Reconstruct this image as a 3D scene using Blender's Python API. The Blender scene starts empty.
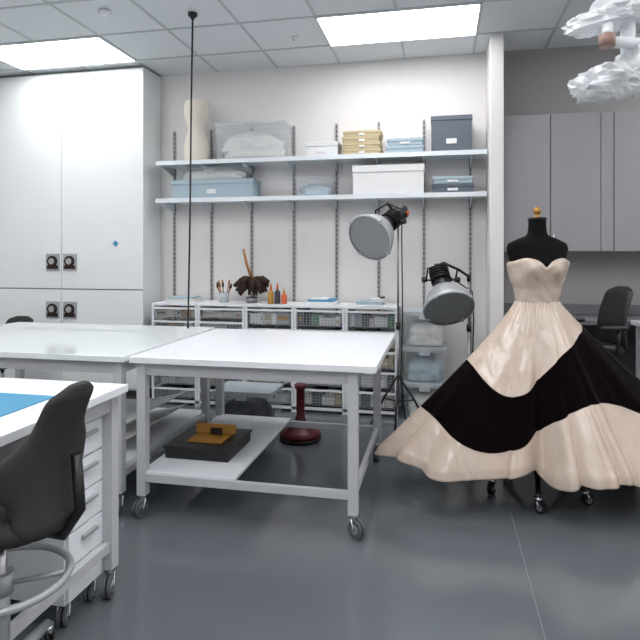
import bpy, bmesh, math, random
from mathutils import Vector, Matrix, noise
random.seed(7)
pi=math.pi
sc=bpy.context.scene
sc.view_settings.view_transform='Standard'
sc.view_settings.exposure=1.25

def lin(c):
    c=c/255.0
    return c/12.92 if c<=0.04045 else ((c+0.055)/1.055)**2.4
def mat(name,rgb,rough=0.5,metal=0.0,var=0.04,nscale=8.0,alpha=1.0,bump=0.0,bscale=60,sheen=0.0,emit=0,trans=0.0,coat=0.0,spec=0.5):
    m=bpy.data.materials.new(name); m.use_nodes=True
    nt=m.node_tree; p=nt.nodes['Principled BSDF']
    L=[lin(v) for v in rgb]
    tc=nt.nodes.new('ShaderNodeTexCoord')
    n=nt.nodes.new('ShaderNodeTexNoise'); n.inputs['Scale'].default_value=nscale; n.inputs['Detail'].default_value=4
    nt.links.new(tc.outputs['Object'],n.inputs['Vector'])
    mx=nt.nodes.new('ShaderNodeMix'); mx.data_type='RGBA'
    mx.inputs[6].default_value=(*[min(1,v*(1-var)) for v in L],1)
    mx.inputs[7].default_value=(*[min(1,v*(1+var)) for v in L],1)
    nt.links.new(n.outputs['Fac'],mx.inputs[0])
    nt.links.new(mx.outputs[2],p.inputs['Base Color'])
    p.inputs['Roughness'].default_value=rough
    p.inputs['Metallic'].default_value=metal
    p.inputs['Alpha'].default_value=alpha
    p.inputs['Sheen Weight'].default_value=sheen
    p.inputs['Transmission Weight'].default_value=trans
    p.inputs['Coat Weight'].default_value=coat
    p.inputs['Specular IOR Level'].default_value=spec
    if emit:
        p.inputs['Emission Color'].default_value=(*L,1); p.inputs['Emission Strength'].default_value=emit
    if bump:
        n2=nt.nodes.new('ShaderNodeTexNoise'); n2.inputs['Scale'].default_value=bscale; n2.inputs['Detail'].default_value=3
        nt.links.new(tc.outputs['Object'],n2.inputs['Vector'])
        b=nt.nodes.new('ShaderNodeBump'); b.inputs['Strength'].default_value=bump; b.inputs['Distance'].default_value=0.01
        nt.links.new(n2.outputs['Fac'],b.inputs['Height']); nt.links.new(b.outputs[0],p.inputs['Normal'])
    return m

M={}
M['wall']=mat('wall_paint',(219,217,216),0.85,var=0.02,bump=0.05,bscale=200)
M['wallgrey']=mat('wall_paint_grey',(152,150,150),0.85,var=0.02)
M['ceil']=mat('ceiling_tile',(216,221,224),0.9,var=0.04,nscale=90,bump=0.1,bscale=150)
M['grid']=mat('ceiling_grid_metal',(182,188,192),0.5)
M['panel']=mat('light_diffuser',(254,253,254),0.5,emit=4.4,var=0)
M['cab']=mat('white_laminate',(220,225,225),0.45,var=0.01)
M['cabgap']=mat('cabinet_gap',(150,155,158),0.6)
M['cabgrey']=mat('grey_laminate',(142,141,144),0.45,var=0.02)
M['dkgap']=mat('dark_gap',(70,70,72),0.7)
M['top']=mat('white_tabletop',(224,227,232),0.25,var=0.01)
M['glass']=mat('glass_tabletop',(222,229,231),0.08,var=0.01,coat=0.5)
M['frame']=mat('painted_steel',(182,184,188),0.4,var=0.02)
M['chrome']=mat('chrome',(190,193,198),0.18,metal=1.0,var=0.02)
M['steel']=mat('brushed_steel',(150,152,155),0.35,metal=0.9)
M['rubber']=mat('grey_rubber',(80,83,87),0.6)
M['black']=mat('black_plastic',(13,13,15),0.42)
M['blackcloth']=mat('black_jersey',(5,5,7),0.9,bump=0.2,bscale=300,spec=.2)
M['wood']=mat('wood',(150,100,52),0.5,var=0.2,nscale=20)
M['greycloth']=mat('grey_wool',(56,54,53),0.95,var=0.15,nscale=60,bump=0.3,bscale=250,spec=.2)
M['shelf']=mat('shelf_enamel',(212,219,224),0.4,var=0.01)
M['std']=mat('slotted_standard',(156,156,157),0.5,metal=0.2)
M['slot']=mat('slot_dark',(82,82,84),0.8)
M['wire']=mat('wire_grey',(160,163,167),0.4,metal=0.1)
M['white']=mat('white_plastic',(222,226,230),0.4,var=0.01)
M['clear']=mat('clear_plastic',(205,214,220),0.12,alpha=0.2,var=0.05)
M['frost']=mat('frosted_plastic',(195,204,210),0.4,alpha=0.7,var=0.1,nscale=15)
M['lblue']=mat('pale_blue_board',(154,172,182),0.8,var=0.03)
M['gblue']=mat('grey_blue_board',(88,97,106),0.8,var=0.03)
M['kraft']=mat('cream_board',(184,170,137),0.8,var=0.05)
M['paper']=mat('white_board',(213,214,214),0.8,var=0.02)
M['blue']=mat('blue_paper',(62,134,170),0.7,var=0.03)
M['tissue']=mat('tissue',(203,203,200),0.9,var=0.15,nscale=20)
M['cream']=mat('cream_muslin',(206,199,188),0.85,var=0.04)
M['red']=mat('red_plastic',(86,10,14),0.4)
M['orange']=mat('orange_plastic',(190,84,36),0.5)
M['yellow']=mat('yellow_card',(168,120,40),0.6)
M['green']=mat('green_plastic',(85,132,108),0.6)
M['brown']=mat('brown_feather',(46,30,22),0.95,var=0.3,nscale=50,bump=0.6)
M['dark']=mat('dark_contents',(52,52,57),0.8,var=0.4,nscale=10)
M['diff']=mat('lamp_diffuser',(126,131,133),0.5,var=0.02)
M['alu']=mat('aluminium',(166,169,173),0.42,metal=0.35)
M['gold']=mat('brass',(160,118,58),0.35,metal=0.7)
M['bag']=mat('crumpled_plastic_film',(236,240,243),0.15,alpha=0.62,var=0.05,nscale=10)
M['pink']=mat('copper_cap',(140,112,104),0.5)
M['cord']=mat('black_cord',(18,18,20),0.6)
M['counter']=mat('grey_countertop',(104,106,109),0.4)
M['floor']=mat('grey_vinyl_flooring',(92,97,102),0.14,var=0.08,nscale=2.0,spec=0.5)

class B:
    def __init__(s,name): s.n=name; s.bm=bmesh.new(); s.mats=[]; s.T=Matrix.Identity(4)
    def mi(s,m):
        m=M[m] if isinstance(m,str) else m
        if m not in s.mats: s.mats.append(m)
        return s.mats.index(m)
    def v(s,p): return s.bm.verts.new(s.T@Vector(p))
    def box(s,a,b,m,rot=None):
        x0,y0,z0=[min(a[i],b[i]) for i in range(3)]; x1,y1,z1=[max(a[i],b[i]) for i in range(3)]
        ps=[(x0,y0,z0),(x1,y0,z0),(x1,y1,z0),(x0,y1,z0),(x0,y0,z1),(x1,y0,z1),(x1,y1,z1),(x0,y1,z1)]
        if rot is not None:
            c=Vector(((x0+x1)/2,(y0+y1)/2,(z0+z1)/2)); ps=[c+rot@(Vector(p)-c) for p in ps]
        v=[s.v(p) for p in ps]; k=s.mi(m)
        for f in [(3,2,1,0),(4,5,6,7),(0,1,5,4),(1,2,6,5),(2,3,7,6),(3,0,4,7)]:
            fa=s.bm.faces.new([v[i] for i in f]); fa.material_index=k
    def loft(s,rings,m,cap=(True,True),smooth=True,close=True):
        k=s.mi(m); R=[[s.v(p) for p in r] for r in rings]; n=len(R[0])
        for i in range(len(R)-1):
            for j in range(n if close else n-1):
                f=s.bm.faces.new([R[i][j],R[i][(j+1)%n],R[i+1][(j+1)%n],R[i+1][j]]); f.material_index=k; f.smooth=smooth
        if close and cap[0]:
            f=s.bm.faces.new(list(reversed(R[0]))); f.material_index=k
        if close and cap[1]:
            f=s.bm.faces.new(R[-1]); f.material_index=k
        return R
    def tube(s,pts,r,m,seg=10,cap=True):
        pts=[Vector(p) for p in pts]; n=len(pts)
        rr=r if isinstance(r,(list,tuple)) else [r]*n
        rings=[]; up=None
        for i,p in enumerate(pts):
            d=(pts[min(i+1,n-1)]-pts[max(i-1,0)]).normalized()
            if up is None: up=Vector((0,0,1)) if abs(d.z)<.9 else Vector((1,0,0))
            x=up.cross(d).normalized(); up=d.cross(x).normalized()
            rings.append([p+(x*math.cos(2*pi*j/seg)+up*math.sin(2*pi*j/seg))*rr[i] for j in range(seg)])
        s.loft(rings,m,(cap,cap))
    def cyl(s,a,b,r,m,r2=None,seg=20): s.tube([a,b],[r,r if r2 is None else r2],m,seg)
    def lathe(s,prof,c,m,seg=32,cap=(True,True)):
        s.loft([[(c[0]+r*math.cos(2*pi*j/seg),c[1]+r*math.sin(2*pi*j/seg),c[2]+z) for j in range(seg)] for r,z in prof],m,cap)
    def torus(s,c,R,r,m,seg=40,rs=8):
        k=s.mi(m); V=[[s.v((c[0]+(R+r*math.cos(2*pi*j/rs))*math.cos(2*pi*i/seg),c[1]+(R+r*math.cos(2*pi*j/rs))*math.sin(2*pi*i/seg),c[2]+r*math.sin(2*pi*j/rs))) for j in range(rs)] for i in range(seg)]
        for i in range(seg):
            for j in range(rs):
                f=s.bm.faces.new([V[i][j],V[(i+1)%seg][j],V[(i+1)%seg][(j+1)%rs],V[i][(j+1)%rs]]); f.material_index=k; f.smooth=True
    def caster(s,x,y,r=0.045,ang=0.0,m='rubber',ztop=0.12):
        dx,dy=math.cos(ang),math.sin(ang); px,py=-dy,dx
        ox,oy=x+dx*r*.5,y+dy*r*.5
        for sg in (-1,1):
            s.cyl((ox+px*.004*sg,oy+py*.004*sg,r),(ox+px*.019*sg,oy+py*.019*sg,r),r,m,seg=24)
            s.cyl((ox+px*.019*sg,oy+py*.019*sg,r),(ox+px*.022*sg,oy+py*.022*sg,r),r*.55,'chrome',seg=16)
            s.tube([(ox+px*.024*sg,oy+py*.024*sg,r),(x+px*.02*sg,y+py*.02*sg,ztop-.02)],.007,'chrome',6)
        s.cyl((x,y,ztop-.025),(x,y,ztop),.024,'chrome')
    def done(s,bevel=0.0,loc=(0,0,0),rz=0,name=None):
        bmesh.ops.recalc_face_normals(s.bm,faces=s.bm.faces)
        me=bpy.data.meshes.new(s.n); s.bm.to_mesh(me); s.bm.free()
        for m in s.mats: me.materials.append(m)
        o=bpy.data.objects.new(s.n,me); sc.collection.objects.link(o)
        o.location=loc; o.rotation_euler=(0,0,rz)
        if bevel:
            md=o.modifiers.new('bevel','BEVEL'); md.width=bevel; md.segments=2; md.limit_method='ANGLE'; md.angle_limit=math.radians(50)
        return o

# ---------------- camera
cam=bpy.data.cameras.new('camera'); co=bpy.data.objects.new('camera',cam); sc.collection.objects.link(co)
TH=math.radians(11.9)
co.location=(0,0,1.55); co.rotation_euler=(pi/2,0,TH)
cam.sensor_width=36; cam.lens=36*570/640; cam.shift_y=-65/640
cam.clip_start=0.05
sc.camera=co

# ---------------- room
HC=3.6; D=6.0; XL=-5.6; XR=4.2; YF=-2.6
PX0,PX1=.455,.575
def simple(name,a,b,m,bevel=0):
    o=B(name); o.box(a,b,m); return o.done(bevel)
b=B('floor'); b.box((XL,YF,-.1),(XR,D,0),'floor')
fl=b.done()
b=B('trim_floor_seam'); b.box((.414,YF+.05,0.0),(.418,5.3,.0006),mat('weld_seam',(110,115,120),.4)); b.done()
b=B('ceiling'); b.box((XL,YF,HC),(XR,D,HC+.1),'ceil'); b.done()
simple('wall_back',(XL,D,0),(PX0+.05,D+.1,HC),'wall')
simple('wall_back_grey',(PX0+.05,D,0),(XR,D+.1,HC),'wallgrey')
simple('wall_left',(XL-.1,YF,0),(XL,D,HC),'wall')
simple('wall_right',(XR,YF,0),(XR+.1,D,HC),'wall')
simple('wall_front',(XL,YF-.1,0),(XR,YF,HC),'wall')
simple('wall_partition',(PX0,5.5,0),(PX1,D,HC),'wall',.004)
simple('baseboard_back',(-3.1,D-.012,0),(PX0,D,.1),'counter')
simple('baseboard_partition',(PX0-.008,5.49,0),(PX1+.008,5.999,.1),'counter')
G=.69; gx0=-1.05; gy0=4.78
b=B('trim_ceiling_grid')
x=gx0-6*G
while x<XR:
    b.box((x-.012,YF,HC-.006),(x+.012,D,HC),'grid'); x+=G
y=gy0-10*G
while y<D:
    if y>YF: b.box((XL,y-.012,HC-.007),(XR,y+.012,HC),'grid')
    y+=G
b.done()
for px in (gx0-5*G,gx0,gx0+5*G):
    for py in (gy0,gy0-3*G,gy0-5*G,gy0-7*G,gy0-9*G):  # rows after the first are out of view, extra panels added for fill light
        b=B('ceiling_light_panel')
        b.box((px+.012,py+.012,HC-.012),(px+2*G-.012,py+G-.012,HC-.009),'panel')
        b.box((px,py,HC-.016),(px+2*G,py+.014,HC),'white'); b.box((px,py+G-.014,HC-.016),(px+2*G,py+G,HC),'white')
        b.box((px,py,HC-.016),(px+.014,py+G,HC),'white'); b.box((px+2*G-.014,py,HC-.016),(px+2*G,py+G,HC),'white')
        b.done()
b=B('smoke_detector'); b.lathe([(.05,0),(.05,-.015),(.03,-.035),(.025,-.04)],(-2.75,4.3,HC-.005),'white'); b.done()
b=B('sprinkler_head'); b.lathe([(.035,0),(.035,-.006),(.01,-.008),(.01,-.03),(.016,-.032),(.016,-.035)],(-1.35,5.2,HC-.005),'white'); b.done()

w=bpy.data.worlds.new('world'); sc.world=w; w.use_nodes=True
w.node_tree.nodes['Background'].inputs[0].default_value=(.9,.95,1,1); w.node_tree.nodes['Background'].inputs[1].default_value=.3

# ---------------- tall white cabinet
b=B('tall_storage_cabinet')
b.box((XL+.01,5.62,.08),(-3.12,D-.005,3.575),'cab')
b.box((XL+.01,5.66,0),(-3.16,D-.005,.08),'dkgap')
b.box((XL+.01,5.614,.1),(-3.13,5.622,3.54),'cabgap')
xs=[-5.58,-5.11,-4.11,-3.115]
for i in range(3):
    for z0,z1 in ((.1,1.165),(1.18,3.55)):
        b.box((xs[i]+.003,5.594,z0),(xs[i+1]-.003,5.615,z1),'cab')
for lx in (-4.215,-4.0):
    for lz in (.94,1.47):
        b.box((lx-.085,5.584,lz-.095),(lx+.085,5.594,lz+.095),'alu')
        b.box((lx-.07,5.579,lz-.075),(lx+.07,5.585,lz-.035),'brown')
        b.cyl((lx,5.584,lz+.01),(lx,5.57,lz+.01),.062,'brown')
        b.cyl((lx,5.57,lz+.01),(lx,5.56,lz+.01),.035,'alu')
        b.box((lx-.06,5.562,lz+.0),(lx+.06,5.572,lz+.02),'black')
b.box((-3.47,5.588,1.65),(-3.42,5.594,1.70),'blue',Matrix.Rotation(.6,3,'Y'))
b.done(.003)

# ---------------- wall shelving
b=B('wall_shelving')
for z in (2.56,2.157):
    b.box((-3.0,5.65,z-.035),(.435,5.975,z),'shelf')
    b.box((-3.0,5.645,z-.045),(.435,5.652,z+.0),'shelf')
for x in (.30,-.163,-.63,-1.08,-1.55,-2.03,-2.50,-2.95):
    b.box((x-.014,5.982,.15),(x+.014,5.999,2.95),'std')
    z=.2
    while z<2.92:
        b.box((x-.006,5.979,z),(x+.006,5.983,z+.028),'slot'); z+=.05
    for z in (2.52,2.117):
        k=b.mi('shelf')
        A=[(x-.004,5.985,z),(x-.004,5.68,z),(x-.004,5.68,z-.02),(x-.004,5.985,z-.09)]
        v1=[b.v(p) for p in A]; v2=[b.v((p[0]+.008,p[1],p[2])) for p in A]
        b.bm.faces.new(v1).material_index=k; b.bm.faces.new(v2[::-1]).material_index=k
        for i in range(4):
            b.bm.faces.new([v1[i],v1[(i+1)%4],v2[(i+1)%4],v2[i]]).material_index=k
b.done()

ZU=2.561; ZL=2.158
def lidbox(name,x0,x1,z,h,m,y0=5.67,y1=5.93,lid=.045,label=True):
    b=B(name)
    b.box((x0+.006,y0+.006,z),(x1-.006,y1-.006,z+h-.004),m)
    b.box((x0,y0,z+h-lid),(x1,y1,z+h),m)
    if label:
        xm=(x0+x1)/2
        b.box((xm-.05,y0-.002,z+.2*h),(xm+.05,y0+.007,z+.2*h+min(.05,h*.3)),'paper')
    b.done(.004)
def clearbin(name,x0,x1,y0,y1,z,h,lidm='clear',content='tissue',fill=.75,body='clear'):
    b=B(name); t=.02
    b.loft([[(x0+t,y0+t,z),(x1-t,y0+t,z),(x1-t,y1-t,z),(x0+t,y1-t,z)],[(x0+.006,y0+.006,z+h-.03),(x1-.006,y0+.006,z+h-.03),(x1-.006,y1-.006,z+h-.03),(x0+.006,y1-.006,z+h-.03)]],body,(True,False),False)
    b.box((x0,y0,z+h-.04),(x1,y1,z+h-.025),lidm)
    b.box((x0-.005,y0-.005,z+h-.025),(x1+.005,y1+.005,z+h),lidm)
    b.box(((x0+x1)/2-.05,y0-.012,z+h-.07),((x0+x1)/2+.05,y0+.01,z+h-.02),lidm)
    n=20; cx,cy=(x0+x1)/2,(y0+y1)/2; rx,ry=(x1-x0)/2-.035,(y1-y0)/2-.035
    rings=[]
    for i in range(13):
        f=i/12; zz=z+.01+(h*fill)*f
        s=1.0 if f<.5 else math.sqrt(max(0.02,1-((f-.5)/.51)**2))
        ring=[]
        for j in range(n*2):
            a=2*pi*j/(n*2); ca,sa=math.cos(a),math.sin(a)
            q=(abs(ca)**6+abs(sa)**6)**(-1/6)
            nn=noise.noise(Vector((x0*3+ca*3,sa*3,zz*16)))
            q*=min(.99,s*(.93+.22*nn))
            ring.append((cx+rx*q*ca,cy+ry*q*sa,zz+(.07*h*noise.noise(Vector((ca*3+x0*7,sa*3,2)))*2 if f>.3 else 0)))
        rings.append(ring)
    b.loft(rings,content)
    b.done()
clearbin('plastic_storage_bin',-2.33,-1.57,5.67,5.95,ZU,.385,content='tissue',fill=.74)
lidbox('white_archival_box',-1.35,-1.01,ZU,.14,'paper')
b=B('cream_box_stack')
for i in range(4):
    b.box((-.965+.01*(i%2),5.68,ZU+i*.06),(-.58-.01*(i%3),5.93,ZU+i*.06+.055),'kraft')
    b.box((-.97+.01*(i%2),5.675,ZU+i*.06+.03),(-.575-.01*(i%3),5.935,ZU+i*.06+.058),'kraft')
    b.box((-.8,5.672,ZU+i*.06+.008),(-.74,5.682,ZU+i*.06+.03),'paper')
b.done(.003)
lidbox('pale_blue_archival_box',-.53,-.155,ZU,.07,'lblue',lid=.03,label=False)
lidbox('pale_blue_archival_box',-.52,-.16,ZU+.072,.07,'lblue',lid=.03)
lidbox('grey_archival_box',-.09,.305,ZU,.345,'gblue')
lidbox('pale_blue_textile_box',-2.83,-1.91,ZL,.19,'lblue',y0=5.66,y1=5.95)
clearbin('flat_plastic_bin',-2.78,-1.98,5.68,5.94,ZL+.192,.15,content='tissue',fill=.75)
clearbin('small_plastic_bin',-1.455,-1.07,5.68,5.93,ZL,.19,content='lblue',fill=.6)
lidbox('white_textile_box',-.865,-.15,ZL,.29,'paper',label=False,lid=.07)
lidbox('grey_blue_box',-.08,.32,ZL,.085,'gblue',lid=.03); lidbox('grey_blue_box',-.07,.31,ZL+.087,.07,'lblue',lid=.03)
def sring(cx,cy,z,rx,ry,n=28,p=2.0,dx=0,dy=0):
    r=[]
    for j in range(n):
        a=2*pi*j/n; ca,sa=math.cos(a),math.sin(a); q=(abs(ca)**p+abs(sa)**p)**(-1/p)
        r.append((cx+dx+rx*q*ca,cy+dy+ry*q*sa,z))
    return r
b=B('muslin_torso_form')
T=[(0,.13,.09),(.03,.14,.095),(.12,.15,.1),(.22,.135,.095),(.33,.095,.075),(.40,.105,.08),(.48,.135,.1),(.55,.145,.1),(.62,.14,.085),(.66,.128,.075),(.675,.11,.065),(.68,.06,.04)]
b.loft([sring(-2.595,5.8,ZU+z,rx,ry) for z,rx,ry in T],'cream'); b.done()

# ---------------- wire basket units
def basket_unit(x0,x1,idx):
    b=B('wire_basket_drawer_unit'); y0,y1=5.45,5.93; H=1.03
    for px in (x0+.012,x1-.012):
        for py in (y0+.012,y1-.012):
            b.box((px-.012,py-.012,0.0),(px+.012,py+.012,H),'white')
    b.box((x0,y0,H-.0),(x1,y1,H+.02),'white')
    b.box((x0,y0,.03),(x1,y0+.02,.055),'white')
    rows=7 if idx<2 else 5; rh=(H-.06)/rows
    for r in range(rows):
        z0=.06+r*rh+.02; z1=.06+(r+1)*rh-.04
        fx0,fx1=x0+.03,x1-.03
        b.box((fx0-.012,y0-.006,z1),(fx1+.012,y0+.012,z1+.02),'white')
        b.box((fx0-.01,y0,z1),(fx0+.004,y1-.03,z1+.015),'white'); b.box((fx1-.004,y0,z1),(fx1+.01,y1-.03,z1+.015),'white')
        n=14
        for i in range(n+1):
            x=fx0+(fx1-fx0)*i/n
            b.box((x-.0018,y0,z0),(x+.0018,y0+.004,z1),'wire')
        for i in range(5):
            z=z0+(z1-z0)*i/5
            b.box((fx0,y0,z-.0018),(fx1,y0+.004,z+.0018),'wire')
        for yy in [y0+.05*i for i in range(1,9)]:
            b.box((fx0,yy,z0-.002),(fx1,yy+.004,z0+.002),'wire')
            b.box((fx0-.002,yy,z0),(fx0+.002,yy+.004,z1),'wire')
        rnd=random.Random(idx*17+r)
        pool=['paper','white','lblue','tissue','kraft','white','green','tissue','paper','yellow','yellow','gblue','cream','dark','paper'] if r>=rows-2 else ['paper','tissue','gblue','paper','lblue','tissue','kraft']
        x=fx0+.012
        while x<fx1-.04:
            wd=min(rnd.uniform(.04,.14),fx1-.012-x); hh=rnd.uniform(.55,1.05)*(z1-z0)
            yy=y0+.012+rnd.uniform(0,.04); mm=rnd.choice(pool)
            b.box((x,yy,z0+.004),(x+wd-.004,y1-.1-rnd.uniform(0,.1),z0+.004+hh),mm)
            if rnd.random()<.4 and wd>.04: b.box((x+.01,yy-.002,z0+hh*.3),(x+wd-.014,yy+.004,z0+hh*.65),rnd.choice(['paper','yellow','lblue','kraft','dark']))
            x+=wd
    return b.done()
for i in range(5):
    basket_unit(-2.94+i*.51,-2.94+i*.51+.505,i)
ZT=1.052
for i in range(3):
    clearbin('plastic_storage_tote',-.345,.06,5.44,5.88,.005+i*.338,.335,lidm='frost',content=['tissue','lblue','tissue'][i],fill=.68,body='clear')

b=B('feather_duster')
b.tube([(-1.93,5.7,ZT+.25),(-1.99,5.71,ZT+.40),(-2.03,5.72,ZT+.56)],[.017,.015,.012],'wood')
for i in range(90):
    a=random.uniform(0,2*pi); l=random.uniform(.12,.2)
    d=Vector((math.cos(a)*1.2,math.sin(a)*.6,random.uniform(-1.0,.05))).normalized()
    p=Vector((-1.93,5.7,ZT+.25)); q=p+d*l*.6; r=p+d*l+Vector((0,0,-.04))
    b.tube([p,q,r],[.008,.03,.010],'brown',6)
b.done()
b=B('metal_tool_cup')
b.lathe([(.06,0),(.062,.06),(.056,.06),(.055,.02)],(-1.93,5.7,ZT),'steel',cap=(True,True)); b.done()
b=B('brush_pot'); cx=-2.24
b.lathe([(.05,0),(.055,.10),(.05,.10),(.048,.02)],(cx,5.7,ZT),'frost')
for i in range(9):
    a=random.uniform(0,6.28); dx,dy=.04*math.cos(a),.03*math.sin(a)
    zz=ZT+random.uniform(.13,.2)
    b.tube([(cx+dx*.4,5.7+dy*.4,ZT+.025),(cx+dx*1.8,5.7+dy*1.8,zz)],.005,random.choice(['wood','dark','wood']),6)
    b.tube([(cx+dx*1.8,5.7+dy*1.8,zz),(cx+dx*2,5.7+dy*2,zz+.045)],[.012,.008],random.choice(['brown','wood']),6)
b.done()
for bx,mm,hh in ((-1.70,'yellow',.18),(-1.63,'dark',.19),(-1.56,'orange',.14)):
    b=B('squeeze_bottle')
    b.lathe([(.028,0),(.03,.01),(.03,hh*.6),(.012,hh*.75),(.01,hh*.8)],(bx,5.62,ZT),mm)
    b.lathe([(.013,hh*.78),(.012,hh*.9),(.004,hh*1.15)],(bx,5.62,ZT),'yellow' if mm=='orange' else 'orange'); b.done()
b=B('blue_notebook_stack'); b.box((-1.32,5.55,ZT),(-1.02,5.8,ZT+.03),'paper'); b.box((-1.30,5.56,ZT+.031),(-1.04,5.8,ZT+.05),'blue'); b.box((-1.28,5.57,ZT+.051),(-1.1,5.78,ZT+.064),'paper'); b.done(.002)
b=B('paper_tray'); b.box((-.82,5.5,ZT),(-.5,5.8,ZT+.012),'white'); b.box((-.8,5.52,ZT+.012),(-.55,5.78,ZT+.04),'lblue'); b.box((-.66,5.55,ZT+.04),(-.53,5.78,ZT+.07),'paper'); b.box((-.58,5.6,ZT+.07),(-.54,5.7,ZT+.085),'dark'); b.done(.002)
b=B('folded_cloth_pile'); 
for i in range(3): b.box((-2.85+.02*i,5.55,ZT+i*.02),(-2.5-.02*i,5.8,ZT+i*.02+.018),['paper','tissue','lblue'][i])
b.done(.005)

# ---------------- tables
def worktable(name,x0,x1,y0,y1,top,shelf=None,z=.95,apron=.075,dleg=.055,xi1=0):
    b=B(name)
    b.box((x0,y0,z-.035),(x1,y1,z),top)
    a=.04; zl=z-.036; x1=x1-xi1
    b.box((x0+a,y0+a,zl-apron),(x1-a,y0+a+.03,zl),'frame'); b.box((x0+a,y1-a-.03,zl-apron),(x1-a,y1-a,zl),'frame')
    b.box((x0+a,y0+a,zl-apron),(x0+a+.03,y1-a,zl),'frame'); b.box((x1-a-.03,y0+a,zl-apron),(x1-a,y1-a,zl),'frame')
    e=.03
    for lx in (x0+e,x1-e-dleg):
        for ly in (y0+e,y1-e-dleg):
            b.box((lx,ly,.125),(lx+dleg,ly+dleg,zl),'frame')
            b.caster(lx+dleg/2,ly+dleg/2,.05,random.uniform(-2,-.6),ztop=.125)
    c=e+.012
    for (p,q) in (((x0+c,y0+c),(x1-c,y0+c+.03)),((x0+c,y1-c-.03),(x1-c,y1-c)),((x0+c,y0+c),(x0+c+.03,y1-c)),((x1-c-.03,y0+c),(x1-c,y1-c))):
        b.box((p[0],p[1],.205),(q[0],q[1],.25),'frame')
    if shelf: b.box((shelf[0],y0+c,.251),(shelf[1],y1-c,.268),'top')
    return b.done(.004)
worktable('cutting_table',-1.79,-.335,3.05,4.38,'top',shelf=(-1.74,-1.15),xi1=.075)
worktable('glass_top_table',-3.7,-1.83,3.05,4.45,'glass',shelf=(-3.6,-1.9))
worktable('front_work_table',-3.1,-1.42,.75,2.41,'top')
b=B('blue_tracing_sheet'); b.box((-2.6,1.45,.951),(-1.59,2.13,.954),'blue'); b.done()
b=B('black_portfolio_box'); b.box((-1.70,3.32,.269),(-1.28,3.75,.33),'black'); b.box((-1.71,3.31,.33),(-1.27,3.76,.345),'black'); b.done(.004)
b=B('yellow_folder')
b.box((-1.60,3.42,.347),(-1.36,3.62,.352),'yellow'); 
b.box((-1.62,3.62,.350),(-1.34,3.625,.41),'yellow',Matrix.Rotation(-.5,3,'X'))
b.box((-1.50,3.57,.353),(-1.42,3.585,.395),'brown'); b.done()
b=B('rolled_white_board')
for q in range(2):
    rings=[]
    for i in range(14):
        a=i/13; x=-2.5+.55*a; zz=.275+q*.10+.10*(a**2)
        rings.append([(x,3.3,zz),(x,4.2,zz),(x,4.2,zz+.006),(x,3.3,zz+.006)])
    b.loft(rings,'paper')
b.done()
clearbin('storage_bin_dark',-1.88,-1.37,4.52,4.9,.005,.40,lidm='frost',content='dark',fill=.75)
b=B('red_wheeled_stand')
b.lathe([(.17,0.03),(.17,.06),(.14,.08),(.08,.11),(.05,.16),(.035,.2),(.035,.42),(.05,.43),(.05,.46)],(-1.15,4.66,0.002),'red'); b.lathe([(.16,.0),(.175,.01),(.175,.03)],(-1.15,4.66,0.001),'black'); b.done()

# ---------------- drawer cart
b=B('rolling_drawer_cart')
x0,x1,y0,y1=-1.98,-1.5,2.08,2.36
b.box((x0,y0,.1),(x1-.016,y1,.83),'white')
for i in range(5):
    z0=.11+i*.143
    b.box((x1-.018,y0+.008,z0),(x1,y1-.008,z0+.135),'white')
    b.box((x1,y0+.09,z0+.085),(x1+.02,y1-.09,z0+.1),'alu')
for cx,cy in ((x0+.05,y0+.05),(x1-.05,y0+.05),(x0+.05,y1-.05),(x1-.05,y1-.05)): b.caster(cx,cy,.038,-1.2,ztop=.1)
b.done(.004)

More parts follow.
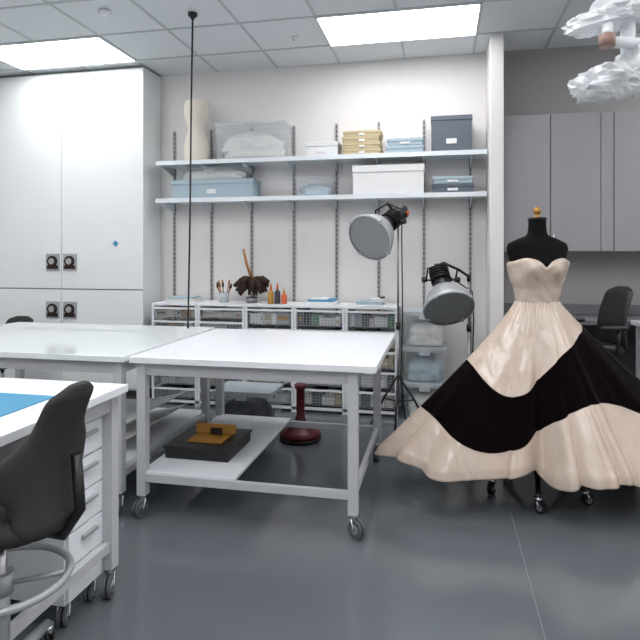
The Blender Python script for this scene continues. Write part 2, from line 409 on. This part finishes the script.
# ---------------- chairs
def chair(name,loc,rz,seat_z,clothm,basem,ring=None,top=.42,wf=None,arms=True,R=.3,rot0=0.0,wrap=.55):
    b=B(name)
    for i in range(5):
        a=rot0+2*pi*i/5
        b.tube([(0.03*math.cos(a),.03*math.sin(a),.13),(R*.6*math.cos(a),R*.6*math.sin(a),.115),(R*math.cos(a),R*math.sin(a),.095)],[.028,.022,.016],basem,8)
        b.caster(R*math.cos(a),R*math.sin(a),.035,a+1.3,m='black',ztop=.09)
    b.cyl((0,0,.1),(0,0,.2),.035,basem); b.cyl((0,0,.2),(0,0,seat_z-.06),.02,'chrome'); b.cyl((0,0,.2),(0,0,.45 if seat_z>.6 else .3),.028,basem)
    if ring:
        b.torus((0,0,ring),.215,.014,'alu')
        for i in range(3):
            a=i*2*pi/3+.4; b.tube([(.02*math.cos(a),.02*math.sin(a),ring-.02),(.215*math.cos(a),.215*math.sin(a),ring)],.009,'alu',8)
        b.cyl((0,0,ring-.05),(0,0,ring+.02),.04,'alu')
    b.box((-.12,-.09,seat_z-.075),(.14,.09,seat_z-.045),'black')
    sr=[]
    for z,s in ((-.05,.80),(-.04,.93),(-.015,1.0),(.01,1.0),(.03,.95),(.042,.82),(.046,.5),(.044,.15)):
        ring_=sring(0,0,seat_z+z,.225*s,.22*s,36,3.2)
        sr.append([(p[0],p[1],p[2]+ .25*(p[1]**2)+ (-.35*p[0]*abs(p[0]) if p[0]<0 else .15*p[0]) *(-.4)) for p in ring_])
    b.loft(sr,clothm)
    N=30; rings=[]
    for i in range(N+1):
        h=i/N; z=seat_z-.04+h*(top+.04)
        w=wf(h)
        if h<.1: w*=.7+.3*math.sqrt(h/.1)
        if h>.88: w*=math.sqrt(max(.15,1-((h-.88)/.125)**2))
        th=.03*(1 if .05<h<.95 else .6)
        xc=.235+.06*h-.05*math.sin(pi*h)
        rr=[]
        for j in range(40):
            a=2*pi*j/40; yy=w*math.copysign(abs(math.cos(a))**.8,math.cos(a))
            rr.append((xc+th*math.copysign(abs(math.sin(a))**.8,math.sin(a))-wrap*yy*yy*(1-.4*h)*1.6,yy,z))
        rings.append(rr)
    b.loft(rings,clothm)
    b.tube([(.08,0,seat_z-.06),(.24,0,seat_z-.07),(.30,0,seat_z+.02),(.285,0,seat_z+.2)],.018,'black',8)
    if arms:
        for sg in (-1,1):
            b.tube([(.03,sg*.10,seat_z-.06),(.05,sg*.25,seat_z-.05),(.06,sg*.27,seat_z+.08),(.06,sg*.27,seat_z+.17)],.013,'black',8)
            b.loft([sring(.03,sg*.27,seat_z+.17+dz,.11*s,.035*s,20,3) for dz,s in ((0,.85),(.008,1),(.022,1),(.03,.85))],'black')
    return b.done(0,loc,rz)
capw=lambda h: .14-.03*h+.135*math.exp(-((h-.46)/.15)**2)+.03*math.exp(-((h-.1)/.2)**2)
chair('grey_drafting_chair',(-1.45,1.66,0),.0,.70,'greycloth','alu',ring=.46,top=.43,wf=capw,arms=False,R=.33,rot0=1.78,wrap=1.0)
flat=lambda h:.185-.03*h
chair('black_office_chair',(1.15,4.84,0),.35,.82,'black','black',ring=.4,top=.48,wf=flat,R=.26)
chair('black_task_chair',(-4.35,5.0,0),1.6,.48,'black','black',top=.42,wf=flat,R=.28)

# ---------------- right alcove
b=B('grey_wall_cabinets')
x_=PX1+.012
b.box((x_,5.67,1.58),(2.9,D-.003,2.87),'cabgrey')
for x0,x1 in ((x_,1.01),(1.01,1.445),(1.555,2.0),(2.0,2.45),(2.45,2.895)):
    b.box((x0+.004,5.65,1.585),(x1-.004,5.67,2.865),'cabgrey')
    b.box((x0,5.667,1.585),(x0+.004,5.672,2.865),'dkgap')
b.box((1.447,5.655,1.585),(1.553,5.672,2.865),'cabgrey')
for hx in (.985,1.035,1.97,2.03): b.tube([(hx,5.65,1.64),(hx,5.63,1.64),(hx,5.63,1.74),(hx,5.65,1.74)],.005,'chrome',6)
b.done(.003)
b=B('lab_counter')
b.box((.6,5.42,.93),(3.4,D-.003,.97),'counter'); b.box((.6,D-.02,.97),(3.4,D-.003,1.07),'counter')
b.box((.6,5.46,.08),(1.05,D-.01,.93),'cabgrey'); b.box((2.3,5.46,.08),(3.4,D-.01,.93),'cabgrey')
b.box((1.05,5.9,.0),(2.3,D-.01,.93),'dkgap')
for i in range(3): b.box((.61,5.44,.1+i*.275),(1.04,5.46,.365+i*.275),'cabgrey')
b.done(.003)
worktable('white_bench',1.62,3.0,4.72,5.40,'top',z=.985)
b=B('desk_monitor')
b.lathe([(.12,0),(.12,.012),(.03,.02),(.02,.04)],(2.1,5.1,.987),'black'); b.cyl((2.1,5.1,1.0),(2.1,5.12,1.27),.018,'black')
b.box((1.84,5.08,1.2),(2.36,5.1,1.54),'black'); b.box((1.855,5.075,1.215),(2.345,5.081,1.525),'dark'); b.done(.004)

# ---------------- hanging cord
b=B('hanging_power_cord')
b.tube([(-2.05,4.50,HC-.03),(-2.04,4.45,2.8),(-2.02,4.38,1.8),(-2.0,4.30,.955)],.008,'cord',8)
b.lathe([(.04,0),(.04,-.02),(.02,-.035),(.014,-.05)],(-2.05,4.50,HC-.006),'black'); b.done()

# ---------------- studio lamps
rv=Vector((math.cos(TH),math.sin(TH),0)); dv=Vector((-math.sin(TH),math.cos(TH),0)); zv=Vector((0,0,1))
def lamp(name,face,dirv,base,R=.19,L=.5):
    b=B(name)
    dirv=dirv.normalized()
    q=dirv.to_track_quat('Z','Y').to_matrix().to_4x4()
    b.T=Matrix.Translation(face)@q
    b.lathe([(R*.97,-.004),(R*.97,.004)],(0,0,0),'diff',40)
    b.lathe([(R*.97,.012),(R+.006,.012),(R+.008,-.005),(R*.97,-.035),(R*.8,-.12),(R*.52,-.19),(.075,-.20)],(0,0,0),'alu',40,(False,True))
    b.lathe([(.07,-.19),(.075,-.21),(.075,-.27),(.062,-.28),(.062,-L+.06),(.07,-L+.05),(.07,-L+.01),(.055,-L)],(0,0,0),'black',28)
    for i in range(5): b.lathe([(.085,-.29-i*.028),(.085,-.30-i*.028)],(0,0,0),'black',28)
    b.box((-.03,-.03,-L-.04),(.03,.03,-L),'black'); b.box((.05,-.02,-L+.02),(.08,.012,-L+.05),'orange')
    for sg in (-1,1): b.tube([(sg*.07,0,-.3),(sg*.125,0,-.31),(sg*.125,.10,-.34),(0,.15,-.36)],.009,'black',8)
    yoke=b.T@Vector((0,.15,-.36))
    for sg in (-1,1): b.cyl((sg*.12,0,-.31),(sg*.16,0,-.31),.022,'black')
    for a in range(4):
        b.box((R*math.cos(a*pi/2+.78)-.012,R*math.sin(a*pi/2+.78)-.012,-.01),(R*math.cos(a*pi/2+.78)+.012,R*math.sin(a*pi/2+.78)+.012,.018),'alu')
    b.T=Matrix.Identity(4)
    px,py=base; top=yoke
    b.tube([top,(px*.6+top.x*.4,py*.6+top.y*.4,top.z-.06),(px,py,top.z-.12)],.012,'black',8)
    b.cyl((px,py,.25),(px,py,.95),.012,'steel'); b.cyl((px,py,.9),(px,py,top.z-.10),.008,'steel')
    b.cyl((px,py,.9),(px,py,.96),.02,'black'); b.cyl((px,py,top.z-.16),(px,py,top.z-.10),.018,'black')
    for i in range(3):
        a=i*2*pi/3+.5; e=(px+.3*math.cos(a),py+.3*math.sin(a))
        b.tube([(px,py,.5),(px+.15*math.cos(a),py+.15*math.sin(a),.28),(e[0],e[1],.014)],.010,'black',8)
        b.tube([(px,py,.27),(px+.15*math.cos(a),py+.15*math.sin(a),.27)],.007,'black',6)
    b.tube([(Vector(face)-dirv*(L)),Vector((px+.03,py+.02,top.z-.25)),Vector((px+.04,py,1.0)),Vector((px+.025,py-.02,.5)),Vector((px+.08,py-.05,.012))],.006,'black',6)
    return b.done()
lamp('studio_flood_lamp',Vector((-.555,4.60,1.692)),-dv*.66-rv*.55-zv*.42,(-.36,5.02),.195,.55)
lamp('studio_flood_lamp',Vector((.068,4.66,1.125)),-dv*.66-zv*.66+rv*.05,(.24,5.02),.20,.43)

# ---------------- dress form + gown
FX,FY=.618,3.92
def tors(z):
    P=[(.95,.165,.12),(1.05,.165,.12),(1.16,.140,.105),(1.25,.118,.092),(1.33,.132,.10),(1.41,.16,.115),(1.48,.175,.12),(1.54,.185,.11),(1.59,.2,.095),(1.625,.188,.082),(1.65,.14,.07),(1.668,.085,.06),(1.69,.06,.056),(1.74,.055,.054),(1.775,.055,.054)]
    for i in range(len(P)-1):
        if z<=P[i+1][0]:
            f=(z-P[i][0])/(P[i+1][0]-P[i][0]); f=max(0,f); f=f*f*(3-2*f)*.5+f*.5
            return P[i][1]*(1-f)+P[i+1][1]*f,P[i][2]*(1-f)+P[i+1][2]*f
    return P[-1][1],P[-1][2]
def torpt(a,z,off=0.0):
    rx,ry=tors(z); sx,cy=math.sin(a),math.cos(a)
    x=(rx+off)*sx; y=-(ry+off)*cy
    if cy>0:
        g=0
        for s in (-1,1): g+=math.exp(-((x-s*.078)/.055)**2-((z-1.46)/.06)**2)
        y-=.045*g
    return (x,y,z)
b=B('dress_form')
zs=[.95+.825*i/55 for i in range(56)]
b.loft([[torpt(-2*pi*j/64,z) for j in range(64)] for z in zs],'blackcloth')
b.lathe([(.057,1.775),(.06,1.782),(.06,1.79),(.05,1.795)],(0,0,0),'black')
b.lathe([(.03,1.795),(.02,1.80),(.014,1.81),(.022,1.822),(.026,1.835),(.02,1.85),(.008,1.862),(.003,1.866)],(0,0,0),'gold')
b.cyl((0,0,.16),(0,0,.96),.017,'black'); b.lathe([(.035,.14),(.045,.16),(.045,.2),(.03,.25),(.02,.30)],(0,0,0),'black')
for i in range(5):
    a=i*2*pi/5+.6; c,s=math.cos(a),math.sin(a)
    b.tube([(.02*c,.02*s,.18),(.10*c,.10*s,.165),(.21*c,.21*s,.115),(.29*c,.29*s,.10)],[.024,.02,.017,.014],'black',8)
    b.caster(.29*c,.29*s,.035,a+1,m='black',ztop=.095)
b.done(0,(FX,FY,0),TH)

def interp(tab,x):
    if x<=tab[0][0]: return tab[0][1]
    n=len(tab)
    for i in range(n-1):
        if x<=tab[i+1][0]:
            x0,y0=tab[i]; x1,y1=tab[i+1]; h=x1-x0; t=(x-x0)/h
            m0=(y1-tab[i-1][1])/(x1-tab[i-1][0])*h if i>0 else (y1-y0)
            m1=(tab[i+2][1]-y0)/(tab[i+2][0]-x0)*h if i<n-2 else (y1-y0)
            t2,t3=t*t,t*t*t
            return (2*t3-3*t2+1)*y0+(t3-2*t2+t)*m0+(-2*t3+3*t2)*y1+(t3-t2)*m1
    return tab[-1][1]
RT=[(-180,.44),(-150,.5),(-120,.72),(-90,1.02),(-75,.96),(-60,.78),(-45,.58),(-33,.49),(-22,.43),(-12,.46),(0,.53),(20,.62),(38,.68),(50,.76),(70,1.0),(92,1.22),(112,.85),(145,.5),(180,.44)]
UP=[(-.62,1.6),(-.52,1.02),(-.44,.84),(-.36,.735),(-.27,.69),(-.17,.71),(-.07,.80),(.05,.93),(.2,1.04),(.3,1.2),(.4,2.0)]
LO=[(-1.1,.66),(-.9,.62),(-.714,.545),(-.615,.45),(-.5,.395),(-.38,.385),(-.25,.41),(-.12,.49),(-.02,.575),(.1,.645),(.22,.67),(.36,.65),(.5,.60),(.8,.5),(1.2,.45)]
b=B('ball_gown')
NA,NH=480,100; WZ=1.25; HZ=.25
def skirt(a,h):
    deg=math.degrees(a)
    R=interp(RT,deg)
    f=h**1.1
    fold=.030*math.sin(7*a+.6)+.026*math.sin(13*a+1.7+h)+.018*math.sin(24*a+2.5*h)+.04*(abs(math.sin(5.5*a+1.1+.4*h))**.6-.7)+.010*math.sin(37*a+1.2)
    crease=-.085*math.exp(-((deg+22)/4)**2)-.055*math.exp(-((deg+58)/3)**2)-.06*math.exp(-((deg-26)/3)**2)-.05*math.exp(-((deg-6)/2.5)**2)-.045*math.exp(-((deg+40)/2.5)**2)
    R=R*(1+f*(fold+crease))
    wr,wd=tors(WZ)
    k=h**1.08
    x0=(wr+.012)*math.sin(a); y0=-(wd+.012)*math.cos(a)
    g=.006*math.sin(40*a)*math.exp(-h*8)
    x=x0*(1-k)*(1+g*4)+R*k*math.sin(a); y=y0*(1-k)*(1+g*4)-R*k*math.cos(a)
    z=WZ-(WZ-HZ)*h - (.022*math.cos(7*a+.6)+.012*math.cos(13*a+2.2))*f
    if h>.95:
        s=1-(h-.95)*.5; x*=s;y*=s
    return (x,y,z)
rings=[[skirt(-pi+2*pi*j/NA,i/NH) for j in range(NA)] for i in range(NH+1)]
R=b.loft(rings,'cream',(False,False))
def topz(a):
    d=math.degrees(a)
    if abs(d)<75:
        z=1.505-.035*math.exp(-(d/9.0)**2)+.022*math.exp(-((abs(d)-34)/20)**2)
    else: z=1.505-.05*min(1,(abs(d)-75)/60)
    return z
br=[]
for i in range(41):
    f=i/40
    ring=[]
    for j in range(160):
        a=-pi+2*pi*j/160
        z=WZ-.004+(topz(a)-WZ+.004)*f
        seam=.002*abs(math.cos(a*4))**.5
        rk=.0018*math.sin(60*z+6*math.sin(a*2))*(1-f)
        off=.012+seam+rk+(.008*math.exp(-((topz(a)-z-.015)/.018)**2) if abs(a)<1.5 else 0)
        ring.append(torpt(a,z,off))
    br.append(ring)
b.loft(br,'cream',(False,False))
gown=b.done(0,(FX,FY,0),TH)
me=gown.data
at_=me.attributes.new('band','FLOAT','POINT')
for i,v in enumerate(me.vertices):
    x,y,z=v.co
    if z>WZ-.002: val=-1
    else: val=min(z-interp(LO,x),(interp(UP,x) if x>-.62 else 9)-z)
    at_.data[i].value=max(-1,min(1,val))
so=gown.modifiers.new('thick','SOLIDIFY'); so.thickness=.006; so.offset=1
m=bpy.data.materials.new('satin_and_velvet'); m.use_nodes=True; nt=m.node_tree; p=nt.nodes['Principled BSDF']
an=nt.nodes.new('ShaderNodeAttribute'); an.attribute_name='band'
mr=nt.nodes.new('ShaderNodeMapRange'); mr.inputs[1].default_value=-.0025; mr.inputs[2].default_value=.0025
nt.links.new(an.outputs['Fac'],mr.inputs[0])
tc=nt.nodes.new('ShaderNodeTexCoord'); n=nt.nodes.new('ShaderNodeTexNoise'); n.inputs['Scale'].default_value=6; n.inputs['Detail'].default_value=5
nt.links.new(tc.outputs['Object'],n.inputs['Vector'])
c1=nt.nodes.new('ShaderNodeMix'); c1.data_type='RGBA'
c1.inputs[6].default_value=(*[lin(v) for v in (178,160,144)],1); c1.inputs[7].default_value=(*[lin(v) for v in (196,181,167)],1)
nt.links.new(n.outputs['Fac'],c1.inputs[0])
c2=nt.nodes.new('ShaderNodeMix'); c2.data_type='RGBA'; c2.inputs[7].default_value=(*[lin(v) for v in (8,3,5)],1)
nt.links.new(mr.outputs[0],c2.inputs[0]); nt.links.new(c1.outputs[2],c2.inputs[6]); nt.links.new(c2.outputs[2],p.inputs['Base Color'])
r2=nt.nodes.new('ShaderNodeMapRange'); r2.inputs[3].default_value=.27; r2.inputs[4].default_value=.95
nt.links.new(mr.outputs[0],r2.inputs[0]); nt.links.new(r2.outputs[0],p.inputs['Roughness'])
sp=nt.nodes.new('ShaderNodeMapRange'); sp.inputs[3].default_value=.85; sp.inputs[4].default_value=.04
nt.links.new(mr.outputs[0],sp.inputs[0]); nt.links.new(sp.outputs[0],p.inputs['Specular IOR Level'])
sh=nt.nodes.new('ShaderNodeMapRange'); sh.inputs[3].default_value=0; sh.inputs[4].default_value=.03
nt.links.new(mr.outputs[0],sh.inputs[0]); nt.links.new(sh.outputs[0],p.inputs['Sheen Weight'])
mp=nt.nodes.new('ShaderNodeMapping'); mp.inputs['Scale'].default_value=(9,9,3); nt.links.new(tc.outputs['Object'],mp.inputs[0])
n2=nt.nodes.new('ShaderNodeTexNoise'); n2.inputs['Scale'].default_value=1.0; n2.inputs['Detail'].default_value=2; n2.inputs['Distortion'].default_value=.4
nt.links.new(mp.outputs[0],n2.inputs['Vector'])
bp=nt.nodes.new('ShaderNodeBump'); bp.inputs['Strength'].default_value=.6; bp.inputs['Distance'].default_value=.03
nt.links.new(n2.outputs['Fac'],bp.inputs['Height']); nt.links.new(bp.outputs[0],p.inputs['Normal'])
me.materials.clear(); me.materials.append(m)
for pl in me.polygons: pl.material_index=0; pl.use_smooth=True

# ---------------- hanging plastic-wrapped arm
b=B('plastic_wrapped_extraction_arm')
def P3(r,t,z): return dv*t+rv*r+zv*z
def bag(c,sx,sy,sz,seed,tilt=0,ruff=1.0):
    k=b.mi('bag'); nu,nv=26,14; V=[]
    Rm=Matrix.Rotation(TH,3,'Z')@Matrix.Rotation(tilt,3,'Y')
    for i in range(nv+1):
        ph=pi*i/nv; row=[]
        for j in range(nu):
            th=2*pi*j/nu
            d=Vector((math.cos(th)*math.sin(ph),math.sin(th)*math.sin(ph),math.cos(ph)))
            nn=noise.noise(d*1.6+Vector((seed,0,0)))*.6+noise.noise(d*3.7+Vector((0,seed,0)))*.45*ruff
            r=.9+.55*nn
            row.append(b.v(Vector(c)+Rm@Vector((d.x*sx*r,d.y*sy*r,d.z*sz*r))))
        V.append(row)
    for i in range(nv):
        for j in range(nu):
            f=b.bm.faces.new([V[i][j],V[i][(j+1)%nu],V[i+1][(j+1)%nu],V[i+1][j]]); f.material_index=k; f.smooth=False
C=lambda x,y,t=2.5: P3((x-320)/570*t,t,1.55+(255-y)/570*t)
bag(C(612,82),.19,.13,.085,1.3,-.12); bag(C(592,88),.10,.09,.06,5.1,.2); bag(C(645,66),.11,.12,.12,7.1,.3)
bag(C(600,22),.17,.11,.06,9.7,-.2); bag(C(630,8),.15,.12,.07,3.3)
b.cyl(C(607,47,2.38),C(607,35,2.38),.032,'pink'); b.cyl(C(607,36,2.38),C(608,26,2.42),.022,'white')
b.cyl(C(628,72),C(628,14),.03,'white'); b.cyl(C(607,42,2.42),C(655,44),.024,'white'); b.cyl(C(640,50),C(640,36),.04,'alu')
b.tube([C(628,20),C(650,-10),C(700,-60),Vector((1.35,2.75,HC-.02))],.03,'white',12)
b.lathe([(.12,0),(.12,-.03),(.05,-.05)],(1.35,2.75,HC-.006),'white')
b.done()
